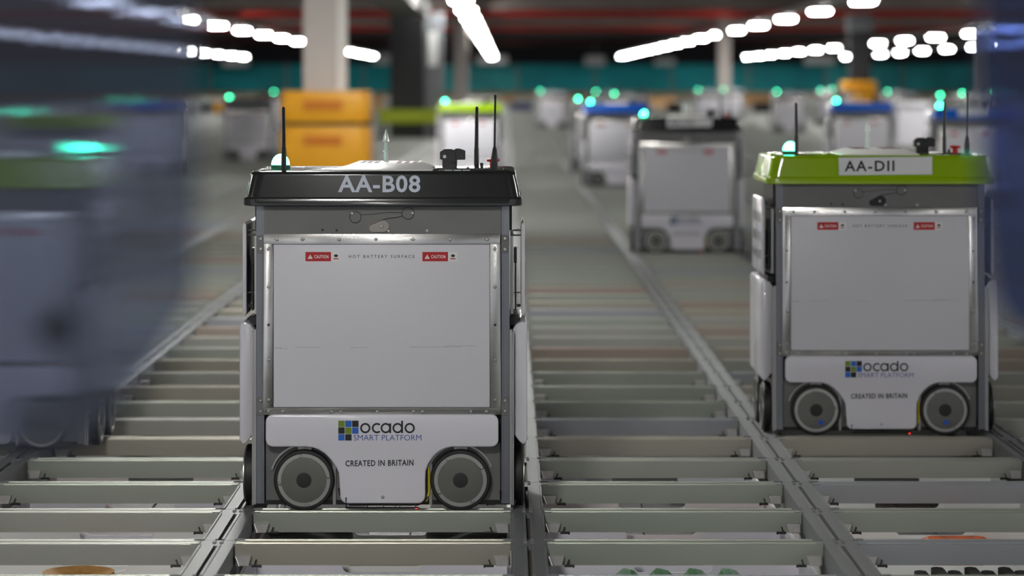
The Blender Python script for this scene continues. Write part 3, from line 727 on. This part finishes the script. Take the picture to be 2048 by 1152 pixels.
# ================================================================== FAR END
n = thing('netting_fence', 'long teal netting fence across the far end of the hall', 'fence', (0, 213, 0))
random.seed(3)
xs = -44.
while xs < 44:
    wd = 5.6
    mat = M_teal2 if (abs(xs-9) < 2 or abs(xs+3) < 2 or 18 < xs < 30) else M_teal
    obj('net_panel', MB().box(xs+.08, xs+wd-.08, -.03, .03, .36, 2.35).mesh('net_panel', mat), n)
    obj('fence_post', MB().box(xs-.06, xs+.06, -.08, .08, FZ, 2.5).mesh('fence_post', M_tray), n)
    xs += wd
obj('kick_board', MB().box(-44, 44, -.1, -.04, FZ, .33).mesh('kick_board', M_card), n, label='tan board along the foot of the fence')
random.seed(11)
for i, (px, pw, yt, yb, d, mt, lab) in enumerate([
    (1320, 60, 196, 212, 120, M_card, 'tan cardboard cartons behind the blurred black-hooded robot'),
    (1350, 30, 205, 226, 100, M_dark, 'dark crate standing below the tan cartons behind the black hood'),
    (1515, 54, 192, 208, 130, M_card, 'tan carton stack left of the lime-hooded robot, far away'),
    (1525, 34, 204, 226, 100, M_dark, 'dark crate in front of the far carton stack, left of the lime hood'),
    (1042, 44, 205, 222, 110, M_navy, 'navy blue crate left of the small lone robot'),
    (1010, 40, 194, 206, 150, M_card, 'tan carton stack beyond the navy crate'),
    (436, 24, 205, 228, 100, M_guard, 'small yellow block left of the grey-hooded robot'),
    (410, 26, 208, 228, 105, M_dark, 'dark crate left of the small yellow block'),
    (745, 40, 194, 215, 110, M_card, 'tan carton stack right of the large yellow guard'),
    (1270, 26, 186, 215, 70, M_black, 'black case standing right of the left blue hood'),
    (1825, 60, 206, 262, 48, M_white, 'white cabinet behind the lime hood between the two right blue hoods'),
    (1120, 34, 195, 212, 130, M_card, 'tan carton stack behind the blue-hooded pair'),
    (955, 90, 195, 205, 125, M_stwh, 'long white bench far behind the tall aerials')]):
    x0, x1 = wx(px-pw/2, d), wx(px+pw/2, d); zt, zb = wz(yt, d), 0.0
    zt = max(zt, .25)
    cnm = {M_card: 'carton_stack', M_dark: 'crate', M_navy: 'crate', M_guard: 'crate', M_black: 'equipment_case', M_white: 'cabinet', M_stwh: 'bench'}[mt]
    if mt is M_stwh:
        b = MB().box(x0, x1, d, d+.6, zt-.12, zt)
        for xx in (x0+.05, x1-.1): b.box(xx, xx+.05, d+.05, d+.1, 0, zt-.12); b.box(xx, xx+.05, d+.5, d+.55, 0, zt-.12)
    elif mt is M_card:
        b = MB(); hh = zt/2
        for r_ in range(2):
            nn = 3
            for q in range(nn):
                a = x0+(x1-x0)*q/nn; b.box(a+.02, a+(x1-x0)/nn-.02, d+.02*q, d+.6, hh*r_+.002, hh*(r_+1)-.004)
    else:
        b = MB().box(x0, x1, d, d+.6, 0, zt-.04).box(x0-.03, x1+.03, d-.03, d+.63, zt-.06, zt)
    tag(obj(cnm, b.mesh(cnm, mt, bevel=.01, seg=1)), lab, cnm.split('_')[0])
# pale machinery over the fence
for i, (px, wpx, yt, yb) in enumerate(((985,60,112,128),(1190,40,112,130),(770,46,108,128),(1640,60,112,128),(1330,40,118,130),(470,50,118,132))):
    d = 209
    x0, x1 = wx(px-wpx/2, d), wx(px+wpx/2, d)
    b = thing('air_unit', 'pale boxy air unit above the teal fence, %s' % ['below the end of the middle light row','behind the start of the right light row','left of the black column','left of the slim black column','above the black-hooded robot','at the far left beside the tinted screen'][i], 'air unit', ((x0+x1)/2, d, wz(yb, d)))
    w_ = (x1-x0)/2; h_ = wz(yt, d)-wz(yb, d)
    obj('casing', MB().box(-w_, w_, 0, 1, 0, h_).mesh('casing', M_stwh), b)
    obj('hanger', MB().box(-.03, .03, .4, .46, h_, 4.2-wz(yb, d)).mesh('hanger', M_tray), b)

# ================================================================== TOTES under the grid
def tote_mesh(mat, nw=.095, nz=-.1425, rr=.014):
    X, Y, zt, zb = .308, .196, -.088, FZ+.001
    t = .005; m = MB()
    pts = [(-X,zb),(X,zb),(X,zt),(nw,zt)]
    for a in range(0, 91, 30): pts.append((nw-rr+rr*cos(radians(-a)), nz+rr+rr*sin(radians(-a))))
    for a in range(90, 181, 30): pts.append((-nw+rr+rr*cos(radians(-a)), nz+rr+rr*sin(radians(-a))))
    pts += [(-nw,zt),(-X,zt)]
    m.prism(pts, -Y, -Y+t, 'y'); m.prism(pts, Y-t, Y, 'y')
    m.box(-X, -X+t, -Y+t, Y-t, zb, zt); m.box(X-t, X, -Y+t, Y-t, zb, zt); m.box(-X+t, X-t, -Y+t, Y-t, zb, zb+t)
    return m.mesh('body', mat)
tms = [tote_mesh(mt) for mt in M_tote]
oval = [tote_mesh(M_tote[1], .11, -.1425, .05)]
rimm = MB().box(-.313, -.3082, -.196, .196, -.1, -.089).box(.3082, .313, -.196, .196, -.1, -.089).mesh('rim', M_tote[1])
colname = {-3:'far left', -2:'left', -1:'under the nearest robot\'s column', 0:'column right of the nearest robot', 1:'under the lime-hooded robot\'s column', 2:'far right'}
rown = ['frontmost','second','third','fourth','fifth','sixth']
random.seed(5)
special = {(0,-1): ('green', M_green), (1,0): ('orange', M_orange), (1,-1): ('black', M_dark), (-2,-1): ('tan', M_tan), (-1,-1): ('dark', M_black)}
for j in range(-2, 4):
    yc = Y0+CS*(j+.5)
    for k in range(-3, 4):
        xc = cellx(k)
        if VX+(xc+.3)*F/yc < -20 or VX+(xc-.3)*F/yc > 2068: continue
        jj = j
        sp = None
        key = (k, j-0)
        ov = (k, j) in ((-2, 0), (1, 0), (1, 1))
        cont = {(0,0): ('green bottles', M_green), (1,1): ('an orange packet', M_orange), (1,0): ('black netted goods', M_dark), (-2,0): ('tan bread', M_tan)}.get((k, j))
        lab = 'pale plastic tote below the track, %s row, %s' % (rown[j+2], {-3:'far left cell',-2:'left cell',-1:'cell in line with the nearest robot',0:'cell right of the nearest robot',1:'cell in line with the lime-hooded robot',2:'far right cell',3:'outermost right cell'}[k])
        if cont: lab += ', holding '+cont[0]
        words = lab.split()
        if len(words) > 16: lab = 'pale tote below the track holding '+cont[0]
        t = thing('storage_tote', lab, 'tote', (xc, yc, 0), 0, None)
        obj('tote_body', oval[0] if ov else random.choice(tms), t); obj('rim', rimm, t)
        if not cont:  # dark filler added so the tote notches look shaded
            m = MB(); q0 = -.27
            while q0 < .2:
                q1 = q0+random.uniform(.06, .14); m.box(q0, min(q1, .27)-.004, -.17, .17, FZ+.007, -random.uniform(.152, .17)); q0 = q1
            tag(obj('dark_filler', m.mesh('dark_filler', random.choice(M_filler)), loc=(xc, yc, 0), kind='stuff'), 'dark filler added for shade inside the '+' '.join(lab.split()[2:3]+lab.split()[6:])[:70], 'goods')
        if cont and cont[0].startswith('green'):
            for q in range(4):
                b = obj('bottle', MB().tube([(0,-.16,0),(0,-.02,0),(0,.02,0),(0,.12,0)], [.033,.034,.014,.012], 12).mesh('bottle', M_green, smooth=True), loc=(xc-.12+q*.08, yc+.02, -.135))
                tag(b, ('green glass bottle lying in the tote right of the nearest robot, ')+['leftmost','second from left','second from right','rightmost'][q], 'bottle', 'green bottles')
            tag(obj('crate_stack', MB().box(-.28,.28,-.17,.17,0,.19).mesh('crate_stack', M_dark), loc=(xc, yc, FZ+.007)), 'dark box under the green bottles in the tote', 'box')
        elif cont:
            nm = {'an': 'packet', 'bl': 'netted_goods', 'ta': 'bread_loaf'}[cont[0][:2]]
            m = MB()
            if nm == 'bread_loaf':
                m.lathe([(.02,-.128),(.06,-.12),(.085,-.108),(.095,-.35),(.02,-.36)][::1], n=20)
            elif nm == 'packet':
                m.loft([[(x, y, z) for x, y in rrect(.12*s_, .12*s_, .02, 2)] for z, s_ in ((-.36,.9),(-.25,1),(-.135,.95),(-.11,.6))])
            else:
                for q in range(7):
                    m.loft([[(x-.12+q*.04, y, z) for x, y in rrect(.014, .12, .01, 1)] for z in (-.36, -.125+.008*(q % 2))])
            o = obj(nm, m.mesh(nm, cont[1], bevel=0), loc=(xc+(.03 if nm == 'packet' else 0), yc, 0))
            tag(o, {'packet':'orange and black printed packet in a tote under the lime-hooded robot','netted_goods':'black netted goods in the frontmost right tote','bread_loaf':'round tan loaf in the frontmost left tote'}[nm], nm.split('_')[0])

# ================================================================== TINTED SCREENS close to the camera
def glass(name, tint, body, fac, smear):
    """tinted plastic whose faces are finely ribbed up and down, so it smears sideways what lies behind"""
    m = bpy.data.materials.new(name); m.use_nodes = True; nt = m.node_tree
    for n_ in list(nt.nodes):
        if n_.type != 'OUTPUT_MATERIAL': nt.nodes.remove(n_)
    out = [n_ for n_ in nt.nodes][0]; N = nt.nodes.new; K = nt.links.new
    tc = N('ShaderNodeTexCoord'); mp = N('ShaderNodeMapping'); mp.inputs['Scale'].default_value = (900, 1, 12)
    nz = N('ShaderNodeTexNoise'); nz.inputs['Scale'].default_value = 1; nz.inputs['Detail'].default_value = 1
    K(tc.outputs['Object'], mp.inputs[0]); K(mp.outputs[0], nz.inputs['Vector'])
    sub = N('ShaderNodeVectorMath'); sub.operation = 'SUBTRACT'; sub.inputs[1].default_value = (.5, .5, .5); K(nz.outputs['Color'], sub.inputs[0])
    mul = N('ShaderNodeVectorMath'); mul.operation = 'MULTIPLY'; mul.inputs[1].default_value = (smear, 0, smear*.12); K(sub.outputs[0], mul.inputs[0])
    ge = N('ShaderNodeNewGeometry'); ad = N('ShaderNodeVectorMath'); ad.operation = 'ADD'; K(ge.outputs['Normal'], ad.inputs[0]); K(mul.outputs[0], ad.inputs[1])
    no = N('ShaderNodeVectorMath'); no.operation = 'NORMALIZE'; K(ad.outputs[0], no.inputs[0])
    tr = N('ShaderNodeBsdfRefraction'); tr.inputs['Color'].default_value = (*tint, 1); tr.inputs['Roughness'].default_value = .0; tr.inputs['IOR'].default_value = 1.45
    K(no.outputs[0], tr.inputs['Normal'])
    df = N('ShaderNodeBsdfDiffuse'); df.inputs[0].default_value = (*body, 1)
    gl = N('ShaderNodeBsdfGlossy'); gl.inputs['Roughness'].default_value = .05; K(no.outputs[0], gl.inputs['Normal'])
    fr = N('ShaderNodeFresnel'); fr.inputs[0].default_value = 1.5
    m1 = N('ShaderNodeMixShader'); m1.inputs[0].default_value = fac
    m2 = N('ShaderNodeMixShader')
    K(tr.outputs[0], m1.inputs[1]); K(df.outputs[0], m1.inputs[2])
    K(fr.outputs[0], m2.inputs[0]); K(m1.outputs[0], m2.inputs[1]); K(gl.outputs[0], m2.inputs[2])
    K(m2.outputs[0], out.inputs[0])
    return m
M_gl = glass('tinted_screen_left', (.62, .67, .80), (.09, .10, .15), .16, .105)
M_gr = glass('tinted_screen_right', (.34, .44, .78), (.04, .07, .20), .28, .08)
d = 1.7
P = lambda px, py: (wx(px, d), wz(py, d))
L = thing('tinted_screen', 'large blue tinted clear screen, out of focus, along the left edge', 'screen', (wx(-150, d), d, 0))
ox = wx(-150, d)
poly = [P(-150,905), P(150,895), P(255,800), P(330,690), P(388,600), P(392,500), P(392,-260), P(-150,-260)]
obj('pane', MB().prism([(a-ox, b) for a, b in poly], -.003, .003).mesh('pane', M_gl), L, label='blue tinted clear pane')
obj('post', MB().box(-.035, .0, -.02, .02, 0, wz(-260, d)+.02).mesh('post', M_alu), L)
obj('latch', MB().lathe([(.004,-.03),(.0095,-.022),(.0095,-.008),(.004,-.004)], (wx(118,d)-ox, 0, wz(652,d)), 'y', 16).mesh('latch', M_black, smooth=True), L, label='round black latch knob')
Rr = thing('tinted_screen', 'strong blue tinted clear screen, out of focus, along the right edge', 'screen', (wx(2210, d), d, 0))
ox = wx(2210, d)
poly = [P(1955,-260), P(2210,-260), P(2210,690), P(2030,660), P(1985,600), P(1962,420)]
obj('pane', MB().prism([(a-ox, b) for a, b in poly], -.003, .003).mesh('pane', M_gr), Rr, label='blue tinted clear pane')
obj('post', MB().box(.0, .035, -.02, .02, 0, wz(-260, d)+.02).mesh('post', M_alu), Rr)
